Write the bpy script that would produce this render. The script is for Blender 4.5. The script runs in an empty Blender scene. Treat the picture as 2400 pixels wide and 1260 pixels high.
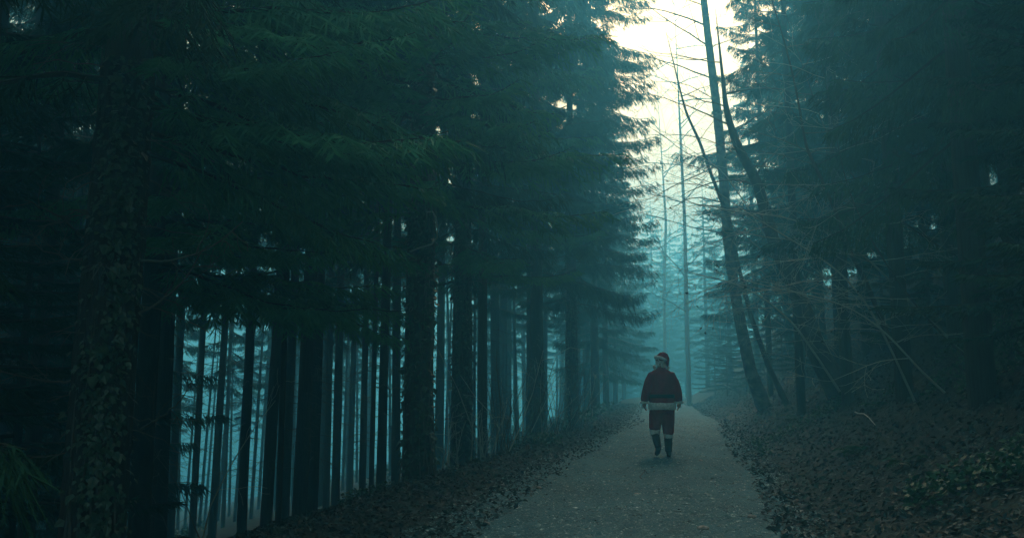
import bpy, math, random
import numpy as np
from mathutils import Vector, Matrix, Euler

scene = bpy.context.scene
COL = scene.collection
R = np.random.RandomState(7)
rad = math.radians

# ------------------------------------------------------------------ camera
PITCH = math.atan(270 / 2000)
CAM_Z = 1.35
cam_d = bpy.data.cameras.new('camera')
cam = bpy.data.objects.new('camera', cam_d); COL.objects.link(cam)
cam.location = (0, 0, CAM_Z)
cam.rotation_euler = (rad(90) + PITCH, 0, 0)
cam_d.sensor_width = 36; cam_d.lens = 30
cam_d.clip_start = 0.05; cam_d.clip_end = 3000
scene.camera = cam

# ------------------------------------------------------------------ light
SUN_EL, SUN_AZ = rad(38), rad(9.5)          # azimuth measured from +Y towards +X
w = bpy.data.worlds.new('World'); scene.world = w; w.use_nodes = True
nt = w.node_tree; nt.nodes.clear()
out = nt.nodes.new('ShaderNodeOutputWorld'); bg = nt.nodes.new('ShaderNodeBackground')
sky = nt.nodes.new('ShaderNodeTexSky'); sky.sky_type = 'NISHITA'; sky.sun_disc = False
sky.sun_elevation = SUN_EL; sky.sun_rotation = SUN_AZ
sky.air_density = 4.6; sky.dust_density = 7.0; sky.ozone_density = 3.0
nt.links.new(sky.outputs[0], bg.inputs[0]); nt.links.new(bg.outputs[0], out.inputs[0])
bg.inputs[1].default_value = .12
sd = bpy.data.lights.new('sun', 'SUN'); sun = bpy.data.objects.new('sun', sd); COL.objects.link(sun)
sd.energy = 1.1; sd.angle = rad(20); sd.color = (1.0, 0.95, 0.86)
sdir = Vector((math.sin(SUN_AZ) * math.cos(SUN_EL), math.cos(SUN_AZ) * math.cos(SUN_EL), math.sin(SUN_EL)))
sun.rotation_euler = sdir.to_track_quat('Z', 'Y').to_euler()
sun.location = (0, 0, 60)
scene.view_settings.view_transform = 'Standard'; scene.view_settings.look = 'None'
scene.view_settings.exposure = 0.9; scene.view_settings.gamma = 1
scene.view_settings.use_curve_mapping = False
cy = scene.cycles
cy.use_denoising = True
cy.max_bounces = 6; cy.diffuse_bounces = 2; cy.glossy_bounces = 2; cy.transmission_bounces = 3
cy.volume_bounces = 3; cy.transparent_max_bounces = 8
cy.caustics_reflective = False; cy.caustics_refractive = False
cy.use_adaptive_sampling = False
HAZE_DENSITY = 0.0115
HAZE_COLOR = (0.14, 0.64, 0.96)
HAZE_ABS = (0.04, 0.04, 0.04)

# ------------------------------------------------------------------ helpers
SP, CP = math.sin(PITCH), math.cos(PITCH)
def PX(px, py, d):
    """the point of the plane Y=d that the photograph shows at pixel (px, py)"""
    u = (px - 1200) / 2000; v = (630 - py) / 2000
    t = d / (CP - v * SP)
    return np.array([u * t, d, CAM_Z + t * (SP + v * CP)])
def smooth(a, b, x):
    t = np.clip((x - a) / (b - a), 0, 1); return t * t * (3 - 2 * t)
_py = np.array([-60, -20, 0, 7.5, 12.9, 20, 27, 31.8, 45, 77, 95, 120, 150, 400])
_pl = np.array([-3.4, -2.8, -2.1, -.85, .05, 1.7, 3.3, 4.1, 6.3, 11.4, 15.2, 24, 40, 200])
_pr = np.array([0, .6, 1.3, 2.6, 3.85, 5.4, 6.9, 7.7, 9.9, 15.1, 19.5, 29, 46, 206])
def path_l(y): return np.interp(y, _py, _pl)
def path_r(y): return np.interp(y, _py, _pr)
_nr = np.random.RandomState(3)
_waves = [(_nr.uniform(-1, 1) * f, _nr.uniform(-1, 1) * f, _nr.uniform(0, 6.28), a)
          for f, a in [(.15, 1), (.2, 1), (.3, .8), (.5, .6), (.7, .5), (1.1, .4), (1.6, .3), (2.3, .22), (3.1, .16), (4.5, .1), (6, .08), (8, .06)] for _ in range(2)]
def wnoise(x, y):
    s = 0
    for a, b, c, g in _waves: s = s + g * np.sin(a * x + b * y + c)
    return s / 4
def path_h(x, y):
    l, r = path_l(y), path_r(y); c = (x - (l + r) / 2) / ((r - l) / 2)
    return 0.035 * (1 - c * c) - .03 * (np.exp(-((c + .5) / .16) ** 2) + np.exp(-((c - .45) / .16) ** 2)) + .012 * wnoise(x * 1.5, y * 1.5)
def ground(x, y):
    x = np.asarray(x, float); y = np.asarray(y, float)
    sl = path_l(y) - x; sr = x - path_r(y)
    n = wnoise(x, y)
    # left: a leafy verge, then the hillside falls away
    vw = .75
    left = .03 * smooth(0, .5, sl) + .03 * n * smooth(0, 1, sl)
    f = np.clip(sl - vw, 0, None)
    left = left - (0.30 * f * smooth(0, 1.6, f) * np.exp(-f / 260)) + .12 * n * smooth(0, 4, f)
    # right: a bank
    b = np.clip(sr - .35, 0, None)
    bank = .42 * b + .07 * b * b
    bank = np.where(b > 6, .42 * 6 + .07 * 36 + (b - 6) * 1.0 * 1 / (1 + (b - 6) / 14), bank)
    right = bank + .05 * n * smooth(0, 1, sr) + .22 * n * smooth(1, 5, sr)
    z = np.where(sl > 0, left, np.where(sr > 0, right, 0))
    inside = np.clip(np.minimum(-sl, -sr), 0, None)
    return z - .05 * smooth(0, .3, inside)
def surf(x, y):
    g = ground(x, y)
    on = (x > path_l(y)) & (x < path_r(y))
    return np.where(on, np.maximum(path_h(x, y), g), g)

def make_mesh(name, verts, faces, mats=(), midx=None, smooth_=False):
    """faces: list of integer arrays, each (n, k)"""
    verts = np.asarray(verts, np.float32)
    faces = [np.asarray(f, np.int32) for f in faces if len(f)]
    me = bpy.data.meshes.new(name)
    me.vertices.add(len(verts)); me.vertices.foreach_set('co', verts.ravel())
    tot = np.concatenate([np.full(len(f), f.shape[1], np.int32) for f in faces])
    me.loops.add(int(tot.sum())); me.loops.foreach_set('vertex_index', np.concatenate([f.ravel() for f in faces]))
    me.polygons.add(len(tot))
    me.polygons.foreach_set('loop_start', np.concatenate([[0], np.cumsum(tot)[:-1]]).astype(np.int32))
    me.polygons.foreach_set('loop_total', tot)
    if midx is not None: me.polygons.foreach_set('material_index', np.asarray(midx, np.int32))
    me.polygons.foreach_set('use_smooth', np.full(len(tot), bool(smooth_)))
    for m in mats: me.materials.append(m)
    me.update(calc_edges=True)
    return me

class MB:
    def __init__(s): s.v = []; s.f = []; s.m = []; s.n = 0
    def add(s, v, f, m=0):
        v = np.asarray(v, float).reshape(-1, 3); f = np.asarray(f, int)
        if len(f) == 0: return
        s.v.append(v); s.f.append(f + s.n); s.m.append(np.full(len(f), m)); s.n += len(v)
    def tube(s, pts, rads, k=5, m=0, cap=True):
        pts = np.asarray(pts, float); n = len(pts); rads = np.broadcast_to(np.asarray(rads, float), (n,))
        T = np.gradient(pts, axis=0); T /= np.linalg.norm(T, axis=1)[:, None] + 1e-9
        ref = np.array([0, 0, 1.]) if abs(T[:, 2]).mean() < .8 else np.array([1., 0, 0])
        A = np.cross(T, ref); A /= np.linalg.norm(A, axis=1)[:, None] + 1e-9
        B = np.cross(T, A)
        a = np.arange(k) * 2 * math.pi / k
        V = pts[:, None] + rads[:, None, None] * (A[:, None] * np.cos(a)[None, :, None] + B[:, None] * np.sin(a)[None, :, None])
        i = np.arange(n - 1)[:, None] * k; j = np.arange(k)[None]; j2 = (j + 1) % k
        F = np.stack([i + j, i + j2, i + k + j2, i + k + j], -1).reshape(-1, 4)
        s.add(V, F, m)
    def build(s, name, mats, smooth_=False):
        if not s.v: s.v = [np.zeros((3, 3))]; s.f = [np.array([[0, 1, 2]])]; s.m = [np.array([0])]
        # group by face size
        ks = sorted({f.shape[1] for f in s.f}); F = []; M = []
        for k in ks:
            F.append(np.concatenate([f for f in s.f if f.shape[1] == k])); M.append(np.concatenate([m for f, m in zip(s.f, s.m) if f.shape[1] == k]))
        return make_mesh(name, np.concatenate(s.v), F, mats, np.concatenate(M), smooth_)

def link(name, me, parent=None, loc=None, rot=None, scale=None, **props):
    o = bpy.data.objects.new(name, me); COL.objects.link(o)
    if parent is not None: o.parent = parent
    if loc is not None: o.location = loc
    if rot is not None: o.rotation_euler = rot
    if scale is not None: o.scale = (scale,) * 3 if np.isscalar(scale) else scale
    for k, v in props.items(): o[k] = v
    return o
def thing(name, label, cat, loc=(0, 0, 0), group=None, rot=None):
    o = bpy.data.objects.new(name, None); COL.objects.link(o); o.location = loc
    if rot is not None: o.rotation_euler = rot
    o['label'] = label; o['category'] = cat
    if group: o['group'] = group
    return o

# ------------------------------------------------------------------ materials
def mat(name, base, rough=.8, noise=None, bump=None, trans=0, var=0, spec=.3, coords='Object', second=None):
    """noise=(scale xyz, colour2, sharp lo, hi); bump=(scale xyz, strength, distance)"""
    m = bpy.data.materials.new(name); m.use_nodes = True; t = m.node_tree; N = t.nodes; L = t.links
    b = N['Principled BSDF']; b.inputs['Roughness'].default_value = rough
    b.inputs['Specular IOR Level'].default_value = spec
    tc = N.new('ShaderNodeTexCoord')
    col = None
    def nz(scale, detail=6, rough_=.6):
        mp = N.new('ShaderNodeMapping'); mp.inputs['Scale'].default_value = scale; L.new(tc.outputs[coords], mp.inputs[0])
        n = N.new('ShaderNodeTexNoise'); n.inputs['Scale'].default_value = 1; n.inputs['Detail'].default_value = detail
        n.inputs['Roughness'].default_value = rough_; L.new(mp.outputs[0], n.inputs['Vector']); return n
    rgb = N.new('ShaderNodeRGB'); rgb.outputs[0].default_value = (*base, 1); col = rgb.outputs[0]
    for spec_ in ([noise] if noise else []) + ([second] if second else []):
        sc, c2, lo, hi = spec_
        n = nz(sc); mr = N.new('ShaderNodeMapRange'); mr.inputs[1].default_value = lo; mr.inputs[2].default_value = hi
        L.new(n.outputs[0], mr.inputs[0])
        mx = N.new('ShaderNodeMix'); mx.data_type = 'RGBA'; L.new(mr.outputs[0], mx.inputs[0]); L.new(col, mx.inputs[6])
        mx.inputs[7].default_value = (*c2, 1); col = mx.outputs[2]
    if var:
        oi = N.new('ShaderNodeObjectInfo'); mr = N.new('ShaderNodeMapRange'); mr.inputs[3].default_value = 1 - var; mr.inputs[4].default_value = 1 + var
        L.new(oi.outputs['Random'], mr.inputs[0]); hs = N.new('ShaderNodeHueSaturation'); L.new(mr.outputs[0], hs.inputs['Value']); L.new(col, hs.inputs['Color']); col = hs.outputs[0]
    L.new(col, b.inputs['Base Color'])
    if bump:
        n = nz(bump[0], 8, .7); bp = N.new('ShaderNodeBump'); bp.inputs['Strength'].default_value = bump[1]; bp.inputs['Distance'].default_value = bump[2]
        L.new(n.outputs[0], bp.inputs['Height']); L.new(bp.outputs[0], b.inputs['Normal'])
    if trans:
        tr = N.new('ShaderNodeBsdfTranslucent'); L.new(col, tr.inputs[0]); ms = N.new('ShaderNodeMixShader'); ms.inputs[0].default_value = trans
        L.new(b.outputs[0], ms.inputs[1]); L.new(tr.outputs[0], ms.inputs[2]); L.new(ms.outputs[0], N['Material Output'].inputs[0])
    return m
M_bark = mat('spruce bark', (.055, .07, .066), .9, ((9, 9, 2.2), (.045, .04, .035), .4, .62), ((22, 22, 6), .9, .05), second=((2, 2, .7), (.05, .075, .05), .5, .75), var=.25)
M_barkp = mat('pale blotched bark', (.15, .145, .13), .85, ((3, 3, 4), (.05, .05, .045), .42, .6), ((12, 12, 14), .6, .03), second=((2.2, 2.2, 4), (.26, .27, .25), .6, .7))
M_barkd = mat('dark smooth bark', (.055, .05, .045), .85, ((6, 6, 3), (.09, .09, .075), .45, .65), ((14, 14, 8), .5, .02), var=.2)
M_twig = mat('grey twig bark', (.09, .10, .09), .8, var=.25)
M_twigp = mat('pale twig bark', (.32, .35, .32), .6, var=.25, spec=.5)
M_needle = mat('spruce needles', (.02, .065, .038), .8, ((1.6, 1.6, 1.6), (.035, .095, .05), .45, .65), trans=.12, var=.3, spec=.1)  # kept darker so back boughs look unlit beside the brighter copy
M_needle_lit = mat('lit green spruce needles', (.035, .16, .08), .75, ((2.6, 2.6, 2.6), (.065, .25, .11), .4, .65), trans=.15, var=.2, spec=.15)  # brighter green copy: light on the near sprays is put into the colour
M_needle_f = mat('fir needles', (.022, .062, .038), .8, ((1.2, 1.2, 1.2), (.03, .085, .05), .4, .65), trans=.1, var=.3, spec=.1)
M_ivy = mat('ivy leaf', (.018, .06, .036), .42, ((7, 7, 7), (.035, .09, .05), .45, .62), trans=.12, spec=.6)
M_litter = mat('dead beech leaves', (.018, .042, .04), .65, ((3, 3, 3), (.045, .085, .08), .42, .62), trans=.1, spec=.3, second=((11, 11, 11), (.04, .04, .034), .5, .62))
M_green = mat('bramble leaf', (.022, .075, .04), .55, ((5, 5, 5), (.035, .12, .06), .45, .65), trans=.1, spec=.25)
M_grass = mat('dead grass', (.22, .19, .11), .7, trans=.2)
M_soil = mat('forest soil', (.012, .025, .022), .95, ((2.5, 2.5, 2.5), (.03, .045, .038), .42, .62), ((14, 14, 14), 1, .06), second=((30, 30, 30), (.05, .075, .068), .56, .66), coords='Object')
M_gravel = mat('gravel track', (.06, .20, .235), .85, ((1.1, .5, 1), (.035, .12, .14), .38, .62), ((30, 30, 30), 1, .06), second=((34, 34, 34), (.2, .27, .27), .54, .68))
M_stone = mat('limestone', (.36, .35, .32), .7, ((20, 20, 20), (.22, .21, .19), .4, .6), ((40, 40, 40), .5, .01), var=.2)
M_stones = mat('gravel stones', (.12, .24, .25), .7, ((23, 23, 23), (.42, .56, .56), .56, .61), second=((9, 9, 9), (.06, .11, .11), .55, .65))

# ------------------------------------------------------------------ ground and track
def grid(xs, ys, hf):
    X, Y = np.meshgrid(xs, ys); Z = hf(X, Y); nx, ny = len(xs), len(ys)
    V = np.stack([X, Y, Z], -1).reshape(-1, 3)
    i = (np.arange(ny - 1)[:, None] * nx + np.arange(nx - 1)[None]).ravel()
    return V, np.stack([i, i + 1, i + nx + 1, i + nx], -1)
xs = np.concatenate([-np.geomspace(230, 14, 40), np.arange(-13.9, 22, .16), np.geomspace(22.1, 230, 36)])
ys = np.concatenate([-np.geomspace(120, 6, 20), np.arange(-5.9, 4, .5), np.arange(4, 40, .16), np.arange(40, 90, .5), np.geomspace(91, 380, 46)])
V, F = grid(xs, ys, ground)
fine = np.random.RandomState(5).normal(size=len(V)) * .012
V[:, 2] += np.where((V[:, 0] > path_l(V[:, 1]) - .1) & (V[:, 0] < path_r(V[:, 1]) + .1), 0, fine)
link('ground', make_mesh('ground', V, [F], [M_soil], smooth_=True), kind='structure')
ty = np.concatenate([np.arange(-20, 4, .5), np.arange(4, 36, .1), np.arange(36, 80, .5), np.arange(80, 150, 2)])
tu = np.linspace(-.03, 1.03, 42)
U, Y = np.meshgrid(tu, ty); lx, rx = path_l(Y), path_r(Y)
wob = .12 * np.sin(Y * 1.7) + .08 * np.sin(Y * 3.9 + 1)
X = lx + U * (rx - lx) + wob * np.where(U < .1, 1, 0) * .6
Z = path_h(X, Y) - .06 * (smooth(.06, -.03, U) + smooth(.94, 1.03, U)) + R.normal(size=X.shape) * .004
nx = len(tu); i = (np.arange(len(ty) - 1)[:, None] * nx + np.arange(nx - 1)[None]).ravel()
link('gravel_path', make_mesh('gravel_path', np.stack([X, Y, Z], -1).reshape(-1, 3), [np.stack([i, i + 1, i + nx + 1, i + nx], -1)], [M_gravel], smooth_=True), kind='structure')

# ------------------------------------------------------------------ haze
hm = bpy.data.materials.new('valley haze'); hm.use_nodes = True; t = hm.node_tree; t.nodes.clear()
o_ = t.nodes.new('ShaderNodeOutputMaterial'); pv = t.nodes.new('ShaderNodeVolumePrincipled')
pv.inputs['Color'].default_value = (*HAZE_COLOR, 1); pv.inputs['Density'].default_value = HAZE_DENSITY; pv.inputs['Absorption Color'].default_value = (*HAZE_ABS, 1); pv.inputs['Anisotropy'].default_value = .6
t.links.new(pv.outputs[0], o_.inputs['Volume'])
hx0, hx1, hy0, hy1, hz0, hz1 = -236, 236, -126, 386, float(V[:, 2].min()) - 1.0, 46
HV = [(x, y, z) for z in (hz0, hz1) for x, y in ((hx0, hy0), (hx1, hy0), (hx1, hy1), (hx0, hy1))]
link('haze', make_mesh('haze', HV, [[(3, 2, 1, 0), (4, 5, 6, 7), (0, 1, 5, 4), (1, 2, 6, 5), (2, 3, 7, 6), (3, 0, 4, 7)]], [hm]), kind='stuff')

# ------------------------------------------------------------------ foliage builders
def norm(a): return a / (np.linalg.norm(a, axis=-1, keepdims=True) + 1e-9)
def needles(mb, P0, P1, step, ln, wd, around, rs, m):
    """needle triangles along the segments P0-P1"""
    L = np.linalg.norm(P1 - P0, axis=1); n = np.maximum(1, (L / step).astype(int)) * around
    idx = np.repeat(np.arange(len(L)), n); t = rs.rand(len(idx))
    D = norm(P1 - P0)[idx]; P = P0[idx] + (P1 - P0)[idx] * t[:, None]
    rnd = norm(rs.normal(size=D.shape)); rad_ = norm(rnd - D * (rnd * D).sum(1)[:, None])
    side = np.cross(D, rad_)
    l = ln * rs.uniform(.7, 1.2, len(idx))[:, None]
    tip = P + (D * .75 + rad_ * .66) * l
    a = P + D * (wd / 2) ; b = P - D * (wd / 2)
    c = P + side * 0
    Vt = np.stack([a, b, tip], 1).reshape(-1, 3)
    mb.add(Vt, np.arange(len(Vt)).reshape(-1, 3), m)
def spindles(mb, P0, P1, r, rs, m):
    """the dense core of needled shoots: six slim faces each, thickest a third of the way along"""
    n = len(P0); D = norm(P1 - P0); A = norm(np.cross(D, rs.normal(size=(n, 3)))); B = np.cross(D, A)
    M = P0 + (P1 - P0) * .4; rr = r * rs.uniform(.7, 1.25, n)[:, None]
    V = np.stack([P0, M + A * rr, M + (-A * .5 + B * .87) * rr, M + (-A * .5 - B * .87) * rr, P1], 1).reshape(-1, 3)
    F = np.array([(0, 2, 1), (0, 3, 2), (0, 1, 3), (1, 2, 4), (2, 3, 4), (3, 1, 4)])
    mb.add(V, (F[None] + np.arange(n)[:, None, None] * 5).reshape(-1, 3), m)
def bough(seed, L=3.0, droop=.35, up=.22, hang=.9, width=.34, mats=None, fine=1.0, name='branch', flat=False):
    """a conifer bough growing along +X; hang = how far the side shoots droop"""
    rs = np.random.RandomState(seed); mb = MB()
    n = 16; t = np.linspace(0, 1, n)
    side = np.cumsum(rs.normal(size=n)) * .012 * L
    ax = np.stack([L * t * (1 - .1 * droop), side, L * (-droop * t ** 1.4 + up * t ** 3.2) + np.cumsum(rs.normal(size=n)) * .006 * L], 1)
    mb.tube(ax, np.linspace(.014 * L * .5 + .006, .003, n), 5, 0)
    segs0, segs1, sp0, sp1 = [], [], [], []
    step2 = .13 / fine
    ts = np.arange(.10, .99, step2 / L)
    for ti in ts:
        for s in (-1, 1):
            if rs.rand() < .12: continue
            tt = min(.995, ti + rs.uniform(-.02, .02)); p = np.array([np.interp(tt, t, ax[:, k]) for k in range(3)])
            l2 = L * width * (min(1, (tt + .12) / .4)) * (1.02 - tt) ** .7 * rs.uniform(.55, 1.15) + .06
            ang = rad(rs.uniform(42, 68)) * (1 - .35 * tt); n2 = 7; u = np.linspace(0, 1, n2)
            dx = math.cos(ang) * l2 * u; dy = s * math.sin(ang) * l2 * (u - .15 * u * u)
            h = hang * rs.uniform(.6, 1.2)
            dz = l2 * (.10 * u - h * u ** 1.6 * .75)
            q = p + np.stack([dx, dy, dz], 1) + rs.normal(size=(n2, 3)) * .006
            mb.tube(q, np.linspace(.005, .0018, n2), 3, 0)
            segs0.append(q[1:-1]); segs1.append(q[2:]); sp0.append(q[1:-1] - .2 * (q[2:] - q[1:-1])); sp1.append(q[2:] + .3 * (q[2:] - q[1:-1]))
            n3 = max(2, int(l2 / (.06 / fine)))
            uu = rs.uniform(.12, 1, n3); D = q[-1] - q[0]; Dh = norm(np.array([D[0], D[1], 0]))
            for s3 in (-1, 1):
                P = np.stack([np.interp(uu, u, q[:, k]) for k in range(3)], 1)
                l3 = (.17 * (1.1 - uu * .7) * rs.uniform(.5, 1.4, n3) + .03) * (1 + .5 * hang)
                perp = np.array([-Dh[1], Dh[0], 0]) * s3
                d3 = Dh[None] * .55 + perp[None] * .65 * (1 if not flat else 1.1) + np.array([0, 0, -1])[None] * (hang * rs.uniform(.35, 1.3, n3))[:, None] + rs.normal(size=(n3, 3)) * .12
                Q = P + norm(d3) * l3[:, None]
                mid = (P + Q) / 2 + np.array([0, 0, .012])
                Q2 = Q + np.array([0, 0, -1]) * (l3 * .12 * hang)[:, None]
                segs0 += [P, mid]; segs1 += [mid, Q2]; sp0.append(P); sp1.append(Q2)
    P0, P1 = np.concatenate(segs0), np.concatenate(segs1)
    spindles(mb, np.concatenate(sp0), np.concatenate(sp1), .009, rs, 1)
    needles(mb, P0, P1, .018, .022, .006, 2, rs, 1)
    # woody cores of the shoots as slim blades
    return mb.build(name, mats or [M_twig, M_needle])
def spray(mb, p, az, L, slope, hang, rs, blade, nsec, m, wood=True):
    """a coarse conifer bough for far crowns: blades only"""
    ca, sa = math.cos(az), math.sin(az)
    t = np.linspace(0, 1, 6)
    ax = np.stack([ca * L * t, sa * L * t, L * (slope * t + .18 * t ** 3 - .15 * t * t)], 1) + p
    if wood: mb.tube(ax, np.linspace(.03, .006, 6), 3, 0)
    n = nsec; tt = rs.uniform(.12, 1, n)
    P = np.stack([np.interp(tt, t, ax[:, k]) for k in range(3)], 1)
    off = rs.uniform(-1, 1, n); wdt = L * .36 * np.minimum(1, (tt + .1) / .4) * (1.05 - tt) ** .8
    A = np.array([ca, sa, 0]); B = np.array([-sa, ca, 0])
    P = P + B * (off * wdt)[:, None] + A * (np.abs(off) * wdt * .5)[:, None] + np.array([0, 0, -1]) * (hang * np.abs(off) * wdt * .7)[:, None]
    d = norm(A * rs.uniform(.1, .8, n)[:, None] + B * (np.sign(off) * rs.uniform(.1, .8, n))[:, None] + np.array([0, 0, -1]) * (hang * rs.uniform(.3, 1.4, n))[:, None] + rs.normal(size=(n, 3)) * .15)
    l = blade[0] * rs.uniform(.6, 1.4, n)[:, None]; sd_ = norm(np.cross(d, rs.normal(size=(n, 3)))) * blade[1] * .5
    Vt = np.stack([P - sd_, P + sd_, P + d * l], 1).reshape(-1, 3)
    mb.add(Vt, np.arange(len(Vt)).reshape(-1, 3), m)
def crown(seed, z0, z1, rmax, nb, blade, nsec, hang=.9, slope=-.25, mats=None, name='crown', rmin=.35, full=.25):
    rs = np.random.RandomState(seed); mb = MB()
    for k in range(nb):
        u = (k + rs.rand()) / nb; z = z0 + (z1 - z0) * u
        r = rmax * ((1 - u) ** .75) * min(1, (u + .1) / full) * rs.uniform(.75, 1.15) + rmin
        spray(mb, np.array([0, 0, z]), k * 2.4 + rs.uniform(-.5, .5), r, slope * rs.uniform(.6, 1.4) + .35 * u, hang, rs, blade, int(nsec * (r / rmax) + 12), 1)
    return mb.build(name, mats or [M_twig, M_needle])
def dead_twigs(seed, z0, z1, nb, lmax):
    rs = np.random.RandomState(seed); mb = MB()
    for k in range(nb):
        z = rs.uniform(z0, z1); az = rs.uniform(0, 6.28); L = lmax * rs.uniform(.3, 1) * (.5 + .5 * (z - z0) / (z1 - z0)); n = 7
        t = np.linspace(0, 1, n); cu = rs.uniform(-.3, .3); dr = rs.uniform(.15, .6)
        a = az + cu * t
        p = np.stack([np.cos(a) * L * t, np.sin(a) * L * t, z + L * (.1 * t - dr * t * t)], 1) + rs.normal(size=(n, 3)) * .015
        mb.tube(p, np.linspace(.009, .003, n), 3, 0)
        for j in range(rs.randint(1, 5)):
            i = rs.randint(1, n - 1); dd = rs.normal(size=3) * .5 + np.array([np.cos(az), np.sin(az), -.4])
            q = p[i] + norm(dd)[None] * np.linspace(0, L * rs.uniform(.15, .45), 4)[:, None] + np.array([0, 0, -.04]) * np.linspace(0, 1, 4)[:, None] ** 2
            mb.tube(q, np.linspace(.004, .0018, 4), 3, 0)
    return mb.build('dead_twigs', [M_twig])
def trunk_mesh(pts, rads, k=14, mats=None, seed=0, rough=.05, flare=.35, sub=1, name='trunk'):
    """a trunk along the polyline pts (local), lumpy, with a root flare at its foot"""
    rs = np.random.RandomState(seed); pts = np.asarray(pts, float); rads = np.asarray(rads, float)
    s = np.concatenate([[0], np.cumsum(np.linalg.norm(np.diff(pts, axis=0), axis=1))])
    n = max(len(pts), int(s[-1] / .35 * sub)); ss = np.linspace(0, 1, n) ** 1.25 * s[-1]
    P = np.stack([np.interp(ss, s, pts[:, j]) for j in range(3)], 1)
    if len(pts) > 2:
        for _ in range(2): P[1:-1] = (P[:-2] + 2 * P[1:-1] + P[2:]) / 4
    r = np.interp(ss, s, rads); a = np.arange(k) * 2 * math.pi / k
    ph = rs.uniform(0, 6.28, 4)
    lump = sum(c * np.sin(m_ * a[None] + ph[i] + ss[:, None] * f) for i, (m_, c, f) in enumerate([(2, .5, .4), (3, .5, .9), (5, .35, .3), (7, .3, 1.7)]))
    rr = r[:, None] * (1 + rough * lump + rough * .6 * rs.normal(size=(n, k)))
    rr *= 1 + flare * np.exp(-ss / .35)[:, None] * (1 + .5 * np.sin(4 * a[None] + ph[0]))
    T = norm(np.gradient(P, axis=0)); A = norm(np.cross(T, np.array([0, 1., 0]))); B = np.cross(T, A)
    Vv = P[:, None] + rr[..., None] * (A[:, None] * np.cos(a)[None, :, None] + B[:, None] * np.sin(a)[None, :, None])
    i = np.arange(n - 1)[:, None] * k; j = np.arange(k)[None]; j2 = (j + 1) % k
    Fq = np.stack([i + j, i + j2, i + k + j2, i + k + j], -1).reshape(-1, 4)
    return make_mesh(name, Vv.reshape(-1, 3), [Fq], mats or [M_bark], smooth_=True)
LEAF5 = np.array([(0, 0, 0), (.45, .28, .04), (.2, .75, .06), (0, 1.05, 0), (-.2, .75, .06), (-.45, .28, .04)])
def leaves(P, D, Nn, size, shape=LEAF5):
    """leaf fans at P, pointing along D with normal about Nn"""
    D = norm(D); S = norm(np.cross(D, Nn)); N2 = np.cross(S, D)
    k = len(shape)
    Vv = P[:, None] + size[:, None, None] * (S[:, None] * shape[None, :, 0, None] + D[:, None] * shape[None, :, 1, None] + N2[:, None] * shape[None, :, 2, None])
    b = np.arange(len(P))[:, None, None] * k
    Fq = (b + np.array([[0, 1, 2, 3], [0, 3, 4, 5]])[None]).reshape(-1, 4) if k == 6 else (b + np.array([[0, 1, 2], [0, 2, 3]])[None]).reshape(-1, 3)
    return Vv.reshape(-1, 3), Fq
LEAF4 = np.array([(0, 0, 0), (.32, .5, .12), (0, 1., .0), (-.32, .5, .12)])
def ivy(seed, h, r0, r1, n, az0, spread, size=.07, zpow=1.0, lean=(0, 0)):
    rs = np.random.RandomState(seed)
    z = h * rs.rand(n) ** zpow; az = az0 + rs.normal(size=n) * spread * (1 - .35 * z / h)
    keep = (np.sin(z * 3.1 + az * 2.2) + np.sin(z * 1.3 - az * 3.7 + 2) + rs.normal(size=n) * .8) > -.9
    z, az = z[keep], az[keep]; n = len(z)
    r = r0 + (r1 - r0) * z / h + rs.uniform(.01, .07, n) + .35 * r0 * np.exp(-z / .35)
    N_ = np.stack([np.cos(az), np.sin(az), np.zeros(n)], 1)
    P = N_ * r[:, None] + np.stack([lean[0] * z, lean[1] * z, z], 1)
    D = np.array([0, 0, -1]) + rs.normal(size=(n, 3)) * .45 + N_ * .35
    Vv, Fq = leaves(P, D, N_ + rs.normal(size=(n, 3)) * .35 + np.array([0, 0, .35]), size * rs.uniform(.35, 1.0, n) * (1 + .8 * (rs.rand(n) < .15)))
    mb = MB(); mb.add(Vv, Fq, 0)
    for k in range(9):
        a = az0 + rs.normal() * spread; zz = np.linspace(-.1, h * rs.uniform(.5, 1), 24); aa = a + .3 * np.sin(zz * rs.uniform(.8, 2) + k)
        rr = r0 + (r1 - r0) * zz / h + .012 + .35 * r0 * np.exp(-np.clip(zz, 0, None) / .35)
        mb.tube(np.stack([np.cos(aa) * rr + lean[0] * zz, np.sin(aa) * rr + lean[1] * zz, zz], 1), .011, 4, 1)
    return mb.build('ivy', [M_ivy, M_twig])
def bare_limb(mb, p, d, L, r, rs, depth, curl=.12, grav=0.0, m=0, leaf=None, k=4):
    """recursive leafless limb"""
    n = max(4, int(6 + L)); pts = [np.array(p, float)]; d = norm(np.array(d, float))
    dirs = [d]
    for i in range(n - 1):
        d = norm(d + rs.normal(size=3) * curl + np.array([0, 0, grav])); pts.append(pts[-1] + d * L / (n - 1)); dirs.append(d)
    pts = np.array(pts); rr = np.linspace(r, max(.0025, r * .25), n); mb.tube(pts, rr, k, m)
    if leaf is not None and depth == 0: leaf.append(pts[-1]); leaf.append(pts[len(pts) // 2])
    if depth > 0:
        for j in range(rs.randint(3, 6) if depth > 1 else rs.randint(2, 6)):
            i = rs.randint(1, n); side = norm(np.cross(dirs[i], rs.normal(size=3)))
            dd = norm(dirs[i] * rs.uniform(.5, 1) + side * rs.uniform(.45, .9))
            bare_limb(mb, pts[i], dd, L * rs.uniform(.35, .6), max(.0025, rr[i] * .5), rs, depth - 1, curl * 1.2, grav, m, leaf, 3)

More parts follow.
